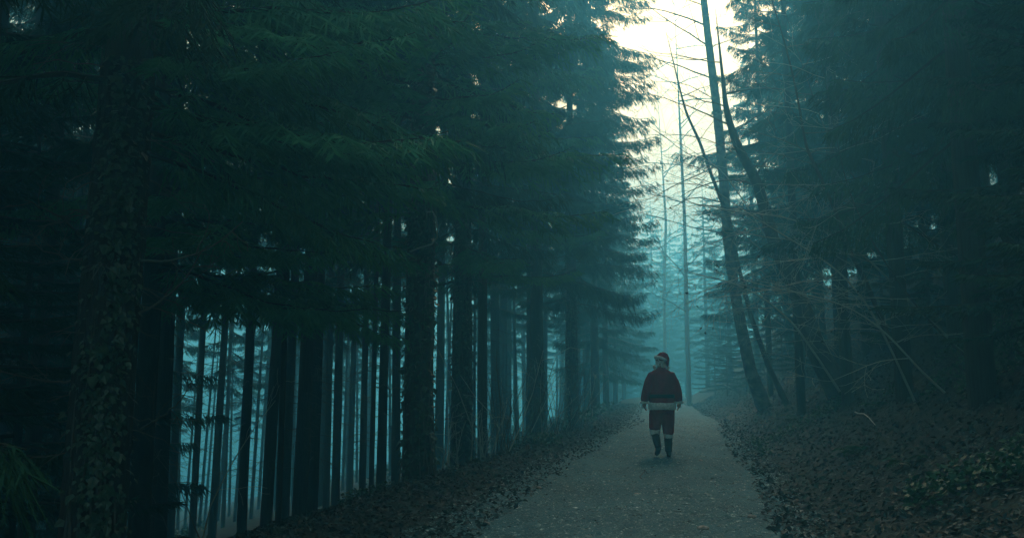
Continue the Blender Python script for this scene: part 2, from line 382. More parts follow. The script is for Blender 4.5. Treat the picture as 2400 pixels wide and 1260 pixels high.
# bough libraries (shared mesh data)
M_bw = mat('mossy bough bark', (.035, .045, .035), .9)
BN = [M_bw, M_needle]; BG = [M_bw, M_needle_lit]; BF = [M_bw, M_needle_f]
HANG = [bough(10 + i, L=3.0, droop=(.30, .42, .2, .36)[i], up=(.2, .16, .22, .26)[i], hang=(1.1, 1.4, .9, 1.2)[i], width=(.30, .34, .32, .28)[i], mats=BN) for i in range(4)]
GREEN_LIT = [bough(30 + i, L=2.6, droop=(.34, .26, .40)[i], up=(.22, .2, .16)[i], hang=(.75, .6, .9)[i], width=(.36, .4, .34)[i], mats=BG) for i in range(3)]
FLAT = [bough(50 + i, L=3.0, droop=(.22, .34, .12)[i], up=.12, hang=(.55, .8, .4)[i], width=(.36, .32, .4)[i], mats=BF, flat=True) for i in range(3)]
CROWN_IN = [crown(70 + i, 5.8 + i * .8, 22 + i, 2.1, 50, (.27, .04), 280) for i in range(4)]          # forest interior
CROWN_UP = [crown(80 + i, 8.5, 25, 1.8, 52, (.36, .055), 260) for i in range(2)]                        # above hand-placed boughs
CROWN_LOW = [crown(90 + i, 2.6, 22 + i, 3.5, 84, (.27, .04), 420, full=.12) for i in range(3)]         # edge trees
CROWN_FIR = [crown(95 + i, 3.2, 22 + i, 3.3, 84, (.20, .034), 620, hang=.85, slope=-.28, mats=BF, full=.12) for i in range(3)]
CROWN_YOUNG = [crown(110 + i, .5, 6.5 + i, 1.7, 60, (.14, .022), 420, hang=.35, slope=-.1, mats=BF, full=.1) for i in range(2)]
DEAD = [dead_twigs(120 + i, 1.2, 8.5, 70, 1.5) for i in range(4)]
STRAIGHT = [trunk_mesh([(0, 0, -.6), (.06 * math.sin(i), .05 * math.cos(i * 2), 8), (.02, -.04, 24)], [1, .78, .08], 12, seed=130 + i, flare=.0, rough=.04) for i in range(4)]
def straight_trunk(r, i, parent, h=24, **kw):
    # shared unit trunks: radius scales in x/y
    return link('trunk', STRAIGHT[i % 4], parent, scale=(r, r, h / 24), rot=(0, 0, i * 1.3), **kw)

# ------------------------------------------------------------------ left wood: trunks placed from the photograph
def left_tree(px, d, wpx, label, crown_=None, dead=True, group=None, lean=0.0, i=0, h=None, kind='spruce_tree'):
    x = (px - 1200) / 2000 * d; r = wpx / 2000 * d / 2
    z = float(ground(x, d)); h = h or R.uniform(21, 26)
    t_ = thing(kind, label, 'spruce tree', (x, d, z), group, rot=(0, rad(lean), R.uniform(0, 6.28) if lean == 0 else 0))
    straight_trunk(r * 1.12, i, t_, h)
    if crown_ is not None: link('crown', crown_, t_, rot=(0, 0, R.uniform(0, 6.28)), scale=h / 24)
    if dead: link('dead_twigs', DEAD[i % 4], t_, rot=(0, 0, R.uniform(0, 6.28)), scale=R.uniform(.8, 1.1), kind='stuff')
    return t_
named = [
 (396, 13.5, 34, 'dark straight spruce trunk bordering the bright gap on its left'),
 (424, 24, 17, 'slim spruce trunk at the left rim of the bright gap'),
 (474, 25, 15, 'slim dark spruce trunk crossing the brightest glow behind'),
 (519, 27, 17, 'grey spruce trunk standing in the middle of the left glow'),
 (543, 38, 9, 'thin faint spruce stem in the left glow'),
 (586, 19, 21, 'dark spruce trunk closing the left glow on its right'),
 (640, 18, 25, 'dark spruce trunk below the low green bough, left of a pair'),
 (681, 20, 21, 'spruce trunk just left of a bright sliver of light'),
 (715, 16, 31, 'stout dark spruce trunk just right of a bright sliver of light'),
 (745, 17.5, 22, 'dark spruce trunk touching the stout one on its right side'),
 (776, 26, 15, 'grey spruce trunk behind the tips of the low green bough'),
 (797, 23, 18, 'mid grey spruce trunk right of the low green bough'),
 (829, 34, 14, 'pale hazy spruce trunk with light on both sides'),
 (858, 24, 15, 'grey spruce trunk two places left of the black one'),
 (878, 18, 11, 'thin black spruce stem close beside the black trunk'),
 (900, 16.5, 20, 'straight black spruce trunk with light along its right edge'),
 (934, 22, 20, 'hazy spruce trunk just left of the stout ivy trunk'),
 (1132, 21, 22, 'slim spruce trunk right of the second ivy trunk'),
 (1240, 36, 15, 'faint spruce trunk just left of the bare trunk by the verge'),
 (1175, 44, 13, 'pale spruce trunk behind the bare shrubs, left one'),
 (1192, 52, 13, 'very pale spruce trunk behind the bare shrubs, right one'),
]
for i, (px, d, wp, lab) in enumerate(named):
    left_tree(px, d, wp, lab, CROWN_IN[i % 4], d < 40, 'spruce trunks of the left wood', lean=(R.uniform(.2, 1.4) if i in (3, 6, 7, 8) else R.uniform(-.6, .6)) or .1, i=i)
# the wood behind them, fading
for i, (px, d, wp) in enumerate([(441, 44, 7), (456, 50, 6), (489, 46, 7), (501, 56, 6), (531, 48, 7), (556, 52, 6), (569, 42, 7), (606, 40, 8), (622, 50, 7), (662, 44, 7), (699, 46, 6), (762, 40, 8), (813, 44, 7), (845, 50, 6), (921, 46, 7), (1030, 38, 8), (1046, 44, 7), (1062, 40, 7), (1112, 34, 8), (1158, 40, 8), (1212, 44, 8)]):
    left_tree(px, d, wp, 'thin twiggy spruce stem in the glow between larger trunks', None, True, 'thin twiggy stems in the left wood', lean=R.uniform(-2.2, 2.2), i=i, h=15)
def where_(px, d):
    a = 'grey spruce trunk' if d < 55 else 'very pale far spruce trunk'
    b = ('left of the huge ivy trunk' if px < 245 else 'between the huge ivy trunk and the left glow' if px < 430 else 'between the left glow and the straight black trunk' if px < 900 else
         'between the straight black trunk and the second ivy trunk' if px < 1085 else 'between the second ivy trunk and the bare-stemmed spruce' if px < 1258 else 'right of the bare-stemmed spruce')
    return a + ' ' + b, a + 's ' + b
k = 0
pts_ = []
while k < 100:
    d = 30 + 85 * R.rand() ** .8; px = R.uniform(-250, 1400)
    x = (px - 1200) / 2000 * d
    if path_l(d) - x < 2.5: continue
    if (425 < px < 565) or (d > 68 and px < 1120 and R.rand() < .75): continue
    if any((x - a) ** 2 + (d - b) ** 2 < 4.5 for a, b in pts_): continue
    pts_.append((x, d)); k += 1
    left_tree(px, d, R.uniform(.24, .40) / d * 2000, *where_(px, d)[:1], CROWN_IN[k % 4], k % 3 == 0, where_(px, d)[1], lean=R.uniform(-1.3, 1.3), i=k)

# ------------------------------------------------------------------ hero trees on the left
def hero(px, d, wpx, label, boughs, ivy_args=None, crown_=0, dead=True, seed=0, low=None, lean=(0, 0), h=25, kk=28):
    x = (px - 1200) / 2000 * d; r = wpx / 2000 * d / 2; z = float(ground(x, d)) - .02
    t_ = thing('spruce_tree', label, 'spruce tree', (x, d, z), 'large spruces along the left verge')
    pts = [(0 - lean[0] * .5, -lean[1] * .5, -.5), (lean[0] * 3, lean[1] * 3, 3), (lean[0] * 8, lean[1] * 8, 8), (lean[0] * 8, 0, h)]
    link('trunk', trunk_mesh(pts, [r * 1.08, r, r * .72, r * .05], kk, seed=seed, rough=.035, flare=.22, sub=2.5), t_)
    if ivy_args:
        hh, n, a0, sp, sz, zp = ivy_args
        link('ivy', ivy(seed + 1, hh, r * 1.0, r * .82, n, a0, sp, sz, zp, lean), t_, kind='stuff')
    if crown_ is not None: link('crown', CROWN_UP[crown_], t_, rot=(0, 0, seed * 1.7))
    if dead: link('dead_twigs', DEAD[seed % 4], t_, rot=(0, 0, seed), kind='stuff')
    for (bz, az, sc, me, tilt) in boughs:
        if d < 21 and -165 < (az + 180) % 360 - 180 < 12 and me in HANG and (bz * 53.7) % 1 > .35: me = GREEN_LIT[int(bz * 91) % 3]  # camera-facing boughs take the brighter needle copy, as if lit
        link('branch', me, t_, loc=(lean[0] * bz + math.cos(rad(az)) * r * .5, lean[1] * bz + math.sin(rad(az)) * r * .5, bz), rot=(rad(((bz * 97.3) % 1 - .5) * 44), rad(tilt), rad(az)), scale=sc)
    return t_
def ring(z0, z1, n, lib, s0, s1, az0=0, az1=360, tilt=6, seed=0):
    rs = np.random.RandomState(seed + 500); o = []
    for k in range(n):
        u = k / max(1, n - 1); az = (az0 + (az1 - az0) * ((k * .618) % 1)) + rs.uniform(-12, 12)
        o.append((z0 + (z1 - z0) * u + rs.uniform(-.12, .12), az, (s0 + (s1 - s0) * rs.rand()), lib[rs.randint(len(lib))], rs.uniform(-tilt, tilt)))
    return o
S = -90  # azimuth towards the camera
T1 = hero(247, 7.2, 134, 'huge near spruce trunk at far left with a broad band of ivy', ring(4.2, 9.5, 26, HANG + GREEN_LIT, .75, 1.1, seed=1) + [(4.6, -30, .9, GREEN_LIT[0], 0), (5.0, -10, 1.0, GREEN_LIT[1], 4), (4.4, 10, .95, GREEN_LIT[2], 0), (4.0, 12, 1.05, GREEN_LIT[0], 0), (4.25, -6, 1.1, GREEN_LIT[1], 4), (3.8, 22, 1.0, GREEN_LIT[2], 2), (5.2, 0, 1.1, GREEN_LIT[1], -6), (5.6, 14, 1.15, GREEN_LIT[0], -4), (4.7, 2, 1.15, GREEN_LIT[2], 0)],
          (4.6, 3000, rad(-62), .55, .06, .8), 0, True, 1, lean=(.012, 0), kk=64)
T20 = hero(984, 13, 66, 'stout spruce at the verge sheathed in dark ivy, left of the two', ring(4.6, 11, 34, HANG, .7, 1.1, seed=20) + ring(4.0, 6.5, 9, GREEN_LIT, .8, 1.1, -150, -20, seed=21) + [(5.6, -120, 1.1, GREEN_LIT[0], 0), (6.4, -70, 1.1, GREEN_LIT[1], 0), (5.5, -55, 1.1, GREEN_LIT[2], 0), (7.2, -140, 1.2, GREEN_LIT[1], 0), (5.1, -8, 1.2, GREEN_LIT[0], -4), (4.9, -30, 1.0, GREEN_LIT[1], 0), (5.0, -160, 1.1, GREEN_LIT[2], 0), (6.1, -175, 1.15, GREEN_LIT[1], -4), (6.9, -20, 1.1, GREEN_LIT[2], -8), (4.3, -5, 1.1, GREEN_LIT[1], 2)], (6.4, 3600, rad(-85), 1.0, .07, .9), 1, False, 20, kk=40)
T21 = hero(1084, 19.5, 46, 'ivy-covered spruce at the verge with pale glinting leaves high up', ring(4.4, 13, 34, HANG, .85, 1.25, seed=22) + ring(4.4, 11, 16, GREEN_LIT, .9, 1.2, -170, 0, seed=23), (8.6, 3200, rad(-90), .9, .085, 1.0), 0, True, 22, kk=32)
T23 = hero(1258, 26, 31, 'tall bare-stemmed spruce above the bare shrubs by the path', ring(5.2, 14, 30, HANG, .85, 1.25, seed=24) + ring(5.4, 11, 7, GREEN_LIT, .9, 1.2, -170, 0, seed=29), (2.6, 1000, rad(-90), 1.2, .085, 1.4), 1, True, 24, kk=24)
T25 = hero(1340, 32, 27, 'last large spruce at the path edge, its foot wrapped in ivy', ring(4.6, 15, 50, HANG, .85, 1.2, seed=25) + ring(5.5, 13, 13, HANG, .95, 1.2, -60, 20, seed=27) + ring(13, 20, 30, HANG, 1.0, 1.3, -110, 70, seed=28), (5.5, 1500, rad(-90), 1.3, .09, 1.1), 0, True, 25, kk=24)
T26 = hero(1393, 43, 20, 'small fading spruce at the bend end of the left verge', ring(3.4, 15, 34, HANG, .7, 1.1, seed=26), None, 1, False, 26, kk=16)

# low green boughs that reach out in front of the trunks: from spruces standing between the named ones
def bough_tree(px, d, wpx, label, boughs, seed, crown_=1):
    return hero(px, d, wpx, label, boughs, None, crown_, False, seed, kk=20)
T2 = bough_tree(352, 11.2, 46, 'wide grey-brown spruce trunk just behind the huge ivy trunk, low green bough on its right',
    [(4.3, -50, 1.1, GREEN_LIT[1], 0), (4.9, -62, 1.1, GREEN_LIT[0], 0), (5.4, -35, 1.2, GREEN_LIT[2], 0), (5.9, -15, 1.2, GREEN_LIT[1], 0), (3.75, -12, 1.15, GREEN_LIT[0], 0), (4.0, 2, 1.2, GREEN_LIT[1], 2), (3.9, -28, 1.0, GREEN_LIT[2], 0), (4.6, -20, 1.1, GREEN_LIT[0], 4), (3.7, 10, 1.05, GREEN_LIT[1], 2), (5.0, -5, 1.1, HANG[1], 0)] + ring(4.6, 9, 16, HANG, .8, 1.1, seed=33), 31)
TL = bough_tree(668, 12.6, 13, 'thin young spruce whose boughs droop in front of the trunks', [(3.5, -60, .75, GREEN_LIT[0], 0), (3.35, 10, .85, GREEN_LIT[1], 0), (3.6, -160, .9, GREEN_LIT[2], 0), (3.9, -100, .8, GREEN_LIT[1], 0), (3.3, -20, .8, GREEN_LIT[2], 4), (3.7, -130, .7, GREEN_LIT[0], 4)] + ring(4.3, 8, 18, HANG, .6, .8, seed=34) + ring(4.4, 6, 6, GREEN_LIT, .6, .85, -160, -20, seed=35), 36)

# far trees along the corridor
for i, (px, d, h, cr, lab) in enumerate([
    (1418, 52, 22, CROWN_LOW[0], 'blue-grey spruce at the left of the path far beyond the last trunk'),
    (1440, 64, 22, CROWN_LOW[1], 'hazy spruce with low skirts left of the far bright gap'),
    (1460, 78, 20, CROWN_LOW[2], 'hazy spruce nearest the left of the far bright gap'),
    (1558, 92, 17, CROWN_LOW[0], 'pale spruce at the end of the track above the walker'),
    (1500, 110, 17, CROWN_LOW[1], 'ghostly spruce left of the walker at the end of the track'),
    (1530, 130, 18, CROWN_LOW[2], 'faintest spruce far behind the walker'),
    (1655, 74, 18, CROWN_FIR[0], 'hazy fir with a dark stem just right of the walker'),
    (1708, 62, 19, CROWN_FIR[1], 'blue-grey fir at the foot of the bank beyond the leaning trees'),
        (1606, 95, 17, CROWN_FIR[2], 'pale fir right of the walker near the end of the track'),
    (1772, 56, 21, CROWN_FIR[2], 'misty fir on the bank behind the blotched leaning trunk'),
    (1845, 46, 21, CROWN_FIR[0], 'blue-grey fir standing between the two leaning trunks'),
    ]):
    x = (px - 1200) / 2000 * d
    t_ = thing('fir_tree' if 'fir ' in lab else 'spruce_tree', lab, 'fir tree' if 'fir ' in lab else 'spruce tree', (x, d, float(ground(x, d))), 'hazy trees along the far track')
    straight_trunk(.2, i, t_, h); link('crown', cr, t_, rot=(0, 0, i * 2.1), scale=((.45 if 'slim' in lab else 1) * h / 24, (.45 if 'slim' in lab else 1) * h / 24, h / 24))

# the far end of the valley road: a loose wall of trees standing in the fog
fr = np.random.RandomState(88)
for i in range(24):
    d = fr.uniform(95, 165); px = 1395 + 330 * ((i * .618) % 1) + fr.uniform(-12, 12)
    x = (px - 1200) / 2000 * d
    if path_l(d) - 1 < x < path_r(d) + 1 and d < 125: continue
    t_ = thing('spruce_tree', 'ghostly spruce in the fog at the far end of the track, ' + ('left' if px < 1545 else 'right') + ' of the walker', 'spruce tree', (x, d, float(ground(x, d))), 'ghostly spruces at the far end ' + ('left' if px < 1545 else 'right') + ' of the walker')
    h = fr.uniform(17, 27); straight_trunk(.2, i, t_, h); link('crown', (CROWN_LOW + CROWN_FIR)[i % 6], t_, rot=(0, 0, i * 2.1), scale=(1.25 * h / 24, 1.25 * h / 24, h / 24))
print('left done')
# ------------------------------------------------------------------ right bank
def right_fir(px, d, r, h, label, low=3, cr=0, boughs=None, seed=0, group='dark firs on the right bank', cz=True):
    x = (px - 1200) / 2000 * d
    t_ = thing('fir_tree', label, 'fir tree', (x, d, float(ground(x, d))), group)
    straight_trunk(r, seed, t_, h)
    if cz: link('crown', CROWN_UP[0] if cz == 2 else CROWN_FIR[cr], t_, rot=(0, 0, seed * 1.9), scale=(h / 24 * (.5 if d < 16 else .72 if d == 33 else 1), h / 24 * (.5 if d < 16 else .72 if d == 33 else 1), h / 24))
    for (bz, az, sc, me, tilt) in boughs or []:
        link('branch', me, t_, loc=(0, 0, bz), rot=(rad(((bz * 97.3) % 1 - .5) * 44), rad(tilt), rad(az)), scale=sc)
    return t_
right_fir(1978, 18, .13, 22, 'dark fir with its stem against a speckled bright patch of sky', cr=0, boughs=ring(4, 12, 26, HANG, .5, .8, -110, 110, seed=40) + ring(8, 20, 34, FLAT, .5, .9, -110, 110, seed=47), seed=3, cz=False)
for i, (px, d, lab) in enumerate([(2240, 15, 'fir added behind the nearest one to darken the right edge'), (2390, 13, 'fir added upslope of the nearest one to darken the right border'), (2330, 19, 'fir added to deepen the blackness near the right border'), (2180, 23, 'darkening fir added upslope between the speckled bright patch and the border'),
      (2420, 25, 'fir added deep in the black right border to darken it'), (2700, 11, 'fir added just beyond the right border to block light'), (2950, 9, 'fir added beyond the right border to block light, low on the slope'), (2620, 17, 'fir added beyond the right border to block light, high on the slope')]):
    x = (px - 1200) / 2000 * d; t_ = thing('fir_tree', lab, 'fir tree', (x, d, float(ground(x, d))), 'firs added to darken the right border')
    straight_trunk(.15, i, t_, 22); link('crown', CROWN_FIR[i % 3], t_, rot=(0, 0, i * 2.3 + .5), scale=(.85, .85, .95))  # these firs are added to darken the right edge and block light over the bank
right_fir(1800, 33, .12, 24, 'fir in the haze with one long bough reaching out towards the sky gap', boughs=[(9.7, 184, 1.2, HANG[2], 2), (9.9, 196, .95, HANG[1], 0)] + ring(10, 20, 26, HANG, .6, .95, -120, 100, seed=48), seed=9, cr=1)
right_fir(1870, 22, .12, 20, 'dark slim fir between the thick leaning tree and the dark fir', boughs=ring(6, 15, 30, HANG, .5, .75, seed=49), seed=2, cz=False)
right_fir(1925, 34, .17, 24, 'fir behind the leaning dark trunk, boughs reaching over the track', cr=1, boughs=ring(5, 16, 34, FLAT, .8, 1.2, seed=41), seed=4)
right_fir(1965, 26, .15, 23, 'dark fir on the slope right of the thick leaning trunk', cr=2, boughs=ring(4, 13, 24, HANG, .6, .9, seed=42), seed=5)
right_fir(2110, 14, .14, 22, 'near black fir right of the speckled bright patch', cr=1, boughs=ring(4.5, 9, 14, HANG, .6, .9, -110, 80, seed=43), seed=6)
right_fir(2290, 10, .16, 22, 'nearest black fir at the far right of the photo', cr=0, boughs=ring(3.8, 8, 24, HANG, .7, 1.0, -90, 80, seed=44), seed=7)
right_fir(2030, 24, .15, 23, 'fir deep in the dark right-hand slope', cr=0, boughs=None, seed=8)
for i in range(26):
    d = R.uniform(28, 70); s_ = R.uniform(5, 26); x = float(path_r(d)) + s_
    if x / d * 2000 + 1200 > 2500 or (x / d * 2000 < 560 and s_ < 7): continue
    t_ = thing('fir_tree', ('hazy' if d > 48 else 'dark') + ' fir high on the right bank, behind all the leaning trees', 'fir tree', (x, d, float(ground(x, d))), ('hazy' if d > 48 else 'dark') + ' firs high on the right bank')
    straight_trunk(R.uniform(.13, .2), i, t_, 22); link('crown', CROWN_FIR[i % 3], t_, rot=(0, 0, i * 2.3), scale=R.uniform(.85, 1.05))

def px_tree(kind, label, cat, stem, d, bark, limbs, seed, group=None, leafy=None, pale=False, depth=2, k=16):
    """a leaning broadleaf: stem = [(px, py, width px)], limbs = [(stem index fraction, dx, dz, length)]"""
    P = np.array([PX(a, b, d) for a, b, _ in stem]); rr = np.array([c for *_, c in stem]) / 2000 * d / 2 * (.6 if pale else 1)
    gz = float(ground(P[0, 0], d))
    if P[0, 2] > gz + .02:      # the foot is hidden in the photo: carry the stem on down to the ground
        q = P[0] - norm(P[1] - P[0]) * .3; q = q + (P[0] - P[1]) / (P[1, 2] - P[0, 2] + 1e-3) * max(0, q[2] - gz) * .6; q[2] = float(ground(q[0], d)) - .05
        P = np.vstack([q, P]); rr = np.concatenate([[rr[0] * 1.15], rr])
    tipd = norm(P[-1] - P[-2]) * np.linalg.norm(P[-1] - P[-3]) * .9; P = np.vstack([P, P[-1] + tipd + [0, 0, .1]]); rr = np.concatenate([rr, [.003]])
    base = P[0].copy(); P = P - base; rs = np.random.RandomState(seed)
    P[:, 1] += np.linspace(0, 1, len(P)) ** 1 * rs.uniform(-.6, .6)
    t_ = thing(kind, label, cat, tuple(base), group)
    P0 = np.vstack([P[0] - norm(P[1] - P[0]) * .5, P]); r0 = np.concatenate([[rr[0] * 1.1], rr])
    link('trunk', trunk_mesh(P0, r0, k, [bark], seed=seed, rough=.04, flare=.15, sub=2), t_)
    tips = []
    u = np.linspace(0, 1, len(P))
    for (f, dx, dy, dz, L, r, dep) in limbs:
        mb = MB(); p = np.array([np.interp(f, u, P[:, j]) for j in range(3)])
        bare_limb(mb, p, (dx, dy, dz), L, r, rs, dep, .11, .0, 0, tips)
        link('branch', mb.build('branch', [M_twigp if pale else M_twig], True), t_)
    if leafy and tips:
        tp = np.array(tips); tp = tp[rs.rand(len(tp)) < leafy]; n = len(tp)
        if n:
            Vv, Fq = leaves(tp, rs.normal(size=(n, 3)) + np.array([0, 0, -.6]), rs.normal(size=(n, 3)), rs.uniform(.03, .055, n))
            mb = MB(); mb.add(Vv, Fq, 0); link('dry_leaves', mb.build('dry_leaves', [M_litter]), t_, kind='stuff')
    return t_
def rl(rs, n, f0, f1, L0, L1, xdir=0, dep=2, r=.03, up=.35):
    o = []
    for k in range(n):
        f = f0 + (f1 - f0) * (k + rs.rand()) / n; s = rs.choice([-1, 1]) if xdir == 0 else xdir
        o.append((f, s * rs.uniform(.5, 1), rs.uniform(-.6, .5), rs.uniform(-.1, up * 2), rs.uniform(L0, L1), r * rs.uniform(.6, 1.1), dep))
    return o
r1 = np.random.RandomState(61)
px_tree('beech_tree', 'leaning blotched pale-barked tree rising over the right of the track', 'bare tree',
        [(1790, 955, 36), (1757, 870, 28), (1737, 780, 26), (1718, 680, 24), (1702, 560, 23), (1692, 430, 22), (1674, 250, 21), (1657, 120, 18), (1642, 0, 16), (1625, -160, 12), (1600, -420, 6)],
        30, M_barkp, rl(r1, 13, .38, .97, 2.2, 4.6, -1, 2, .035, .25) + rl(r1, 6, .4, .95, 2, 3.5, 1, 2, .03) + [(.80, -.9, 0, .5, 3.6, .04, 2), (.70, -.8, 0, .25, 3.4, .04, 2), (.62, -.8, -.1, .35, 3.0, .035, 2)], 62, 'leaning bare trees on the right bank')
px_tree('birch_tree', 'pale hazy bare tree standing in the sky gap above the walker', 'bare tree',
        [(1615, 905, 11), (1610, 700, 9), (1606, 500, 8), (1598, 330, 6), (1592, 190, 3)],
        55, M_twigp, rl(r1, 18, .3, .98, 2.5, 5.5, 0, 2, .045, .5), 161, None, k=8)
px_tree('birch_tree', 'fainter bare tree just left of the pale one in the sky gap', 'bare tree',
        [(1560, 905, 8), (1556, 700, 7), (1560, 520, 6), (1552, 400, 3)],
        72, M_twigp, rl(r1, 16, .35, .98, 2.5, 5.5, 0, 2, .05, .5), 162, None, k=8)
px_tree('beech_tree', 'thin dark leaning tree just right of the blotched one', 'bare tree',
        [(1852, 962, 17), (1802, 860, 13), (1760, 740, 11), (1730, 620, 10), (1712, 520, 9), (1668, 410, 8), (1640, 330, 7), (1608, 262, 6), (1590, 190, 4)],
        27, M_barkd, rl(r1, 7, .35, .95, 1.2, 2.6, -1, 2, .018) + rl(r1, 5, .3, .9, 1.2, 2.4, 1, 2, .018), 63, 'leaning bare trees on the right bank', k=8)
px_tree('beech_tree', 'thick black tree leaning left out of the dark slope', 'bare tree',
        [(1975, 925, 62), (1912, 820, 48), (1872, 700, 38), (1842, 630, 34), (1812, 570, 30), (1788, 480, 27), (1768, 420, 24), (1728, 350, 20), (1700, 270, 15), (1690, 180, 8)],
        21, M_barkd, rl(r1, 8, .3, .95, 1.6, 3, -1, 2, .028) + rl(r1, 8, .2, .9, 1.5, 2.8, 1, 2, .028), 64, 'leaning bare trees on the right bank', .06)
px_tree('beech_sapling', 'slender sapling curving up through the right-hand branches', 'sapling',
        [(2085, 800, 13), (2022, 650, 11), (1985, 590, 10), (1950, 490, 9), (1925, 440, 8), (1900, 390, 8), (1876, 350, 7), (1870, 300, 6), (1852, 210, 5), (1826, 110, 4), (1812, 70, 3)],
        14, M_barkd, rl(r1, 7, .2, .9, .8, 1.7, -1, 2, .010, .3) + rl(r1, 6, .2, .9, .7, 1.5, 1, 2, .010), 65, None, .08, k=8)
px_tree('beech_sapling', 'low pale arching sapling on the bank with sweeping twigs', 'sapling',
        [(2090, 830, 9), (2030, 720, 8), (1960, 640, 7), (1880, 590, 6), (1800, 545, 5), (1730, 505, 3)],
        13, M_twigp, rl(r1, 7, .2, .95, .7, 1.5, -1, 2, .007, .1) + rl(r1, 4, .2, .9, .6, 1.2, 1, 1, .006, .1), 66, None, .08, pale=True, k=6)
px_tree('beech_sapling', 'second pale sapling spreading flat twigs over the dark slope', 'sapling',
        [(2160, 870, 9), (2080, 780, 8), (2000, 720, 6), (1900, 690, 5), (1800, 670, 3)],
        12, M_twigp, rl(r1, 8, .15, .95, .6, 1.4, -1, 2, .006, .15) + rl(r1, 6, .2, .9, .6, 1.2, 1, 1, .006, .2), 67, None, .1, pale=True, k=6)

for i, (stem, d, lab) in enumerate([
    ([(2150, 720, 10), (2050, 610, 8), (1950, 540, 7), (1850, 500, 5), (1760, 490, 3)], 15, 'pale sapling with twigs crossing in front of the thick black leaning tree'),
    ([(2230, 800, 10), (2140, 690, 8), (2060, 560, 7), (2010, 440, 5), (1990, 330, 3)], 13, 'thin sapling rising in front of the near black fir'),
    ([(1930, 860, 9), (1860, 760, 8), (1790, 700, 6), (1720, 665, 5), (1650, 650, 3)], 20, 'pale sapling bending low over the track below the blotched tree'),
    ([(2180, 560, 9), (2090, 500, 8), (2010, 420, 6), (1940, 300, 5), (1900, 180, 3)], 16, 'sapling whose few dry leaves show against the speckled bright patch'),
    ([(1880, 700, 8), (1820, 600, 7), (1740, 470, 6), (1690, 400, 5), (1640, 370, 3)], 25, 'thin hazy sapling between the two dark leaning trees')]):
    px_tree('beech_sapling', lab, 'sapling', stem, d, M_twigp if i % 2 == 0 else M_barkd, rl(r1, 9, .15, .97, d * .05, d * .12, -1, 2, .0055 * d / 13, .15) + rl(r1, 6, .15, .9, d * .05, d * .1, 1, 2, .005 * d / 13, .2), 160 + i, 'saplings on the right bank', .04, pale=True, k=6)
# ------------------------------------------------------------------ thicket closing the far left and low boughs of the second row
def on_ground(px, py):
    lo, hi = 3.0, 200.0
    for _ in range(50):
        m = (lo + hi) / 2; p = PX(px, py, m)
        if p[2] > float(surf(p[0], m)): lo = m
        else: hi = m
    p = PX(px, py, lo); return np.array([p[0], p[1], float(surf(p[0], p[1]))])
dark = [(-60, 9, 0, 'black young fir filling the lower left corner of the wood'), (60, 11, 1, 'dark young fir just left of the huge ivy trunk'),
        (150, 15, 0, 'young fir glimpsed left of the huge ivy trunk further back'), (-160, 14, 1, 'young fir at the left border of the photo'),
        (20, 19, 0, 'young fir deep in the dark on the left')]
for i, (px, d, c, lab) in enumerate(dark):
    x = (px - 1200) / 2000 * d
    t_ = thing('young_fir', lab, 'fir tree', (x, d, float(ground(x, d))), 'young firs in the dark left corner')
    straight_trunk(.07, i, t_, 7.5); link('crown', CROWN_YOUNG[c], t_, rot=(0, 0, i * 2.0))
back = [(-60, 13, 30), (95, 12, 34), (30, 17, 26), (165, 20, 22), (-170, 19, 30), (110, 26, 20), (-20, 27, 22), (60, 34, 18), (-120, 30, 20), (180, 36, 16), (-240, 24, 20), (0, 42, 16), (140, 45, 14), (-200, 40, 18)]
for i, (px, d, wp) in enumerate(back):
    left_tree(px, d, wp, ('nearer' if d < 25 else 'further') + ' spruce trunk barely showing in the darkness at the far left', CROWN_LOW[i % 3] if d > 15 else CROWN_IN[i % 4], True, ('nearer dark spruces at the far left' if d < 25 else 'further dark spruces at the far left'), lean=.3, i=i)

# dead limbs of the huge near spruce and the hooked vine between the ivy trunks
for k, (p0, p1, sag) in enumerate([((330, 730), (492, 568), .10), ((325, 612), (575, 520), .12), ((200, 560), (60, 470), -.05), ((215, 610), (70, 560), .06), ((170, 890), (0, 862), .05), ((330, 1000), (420, 940), .03)]):
    b0 = T1.location
    a = PX(*p0, 7.2 + .05 * k) - np.array(b0); b = PX(*p1, 7.0 - .35 * (k % 3)) - np.array(b0); rs = np.random.RandomState(300 + k)
    mb = MB(); u = np.linspace(0, 1, 10); c = a + (b - a) * u[:, None] + np.array([0, 0, -1]) * (sag * 4 * u * (1 - u))[:, None] + rs.normal(size=(10, 3)) * .008
    mb.tube(c, np.linspace(.013, .004, 10), 5, 0)
    for j in (3, 5, 7, 8):
        bare_limb(mb, c[j], norm(b - a) + rs.normal(size=3) * .6, .45 * rs.uniform(.5, 1), .005, rs, 1, .15, 0, 0, None, 3)
    link('dead_branch', mb.build('dead_branch', [M_twig], True), T1)
mb = MB(); hook = np.array([PX(a, b, 12.4) for a, b in [(1000, 497), (1014, 496), (1022, 510), (1025, 530), (1025, 556), (1012, 572), (985, 580), (960, 590)]]) - np.array(T20.location)
mb.tube(hook, .014, 5, 0); link('hanging_vine', mb.build('hanging_vine', [M_twigp], True), T20)

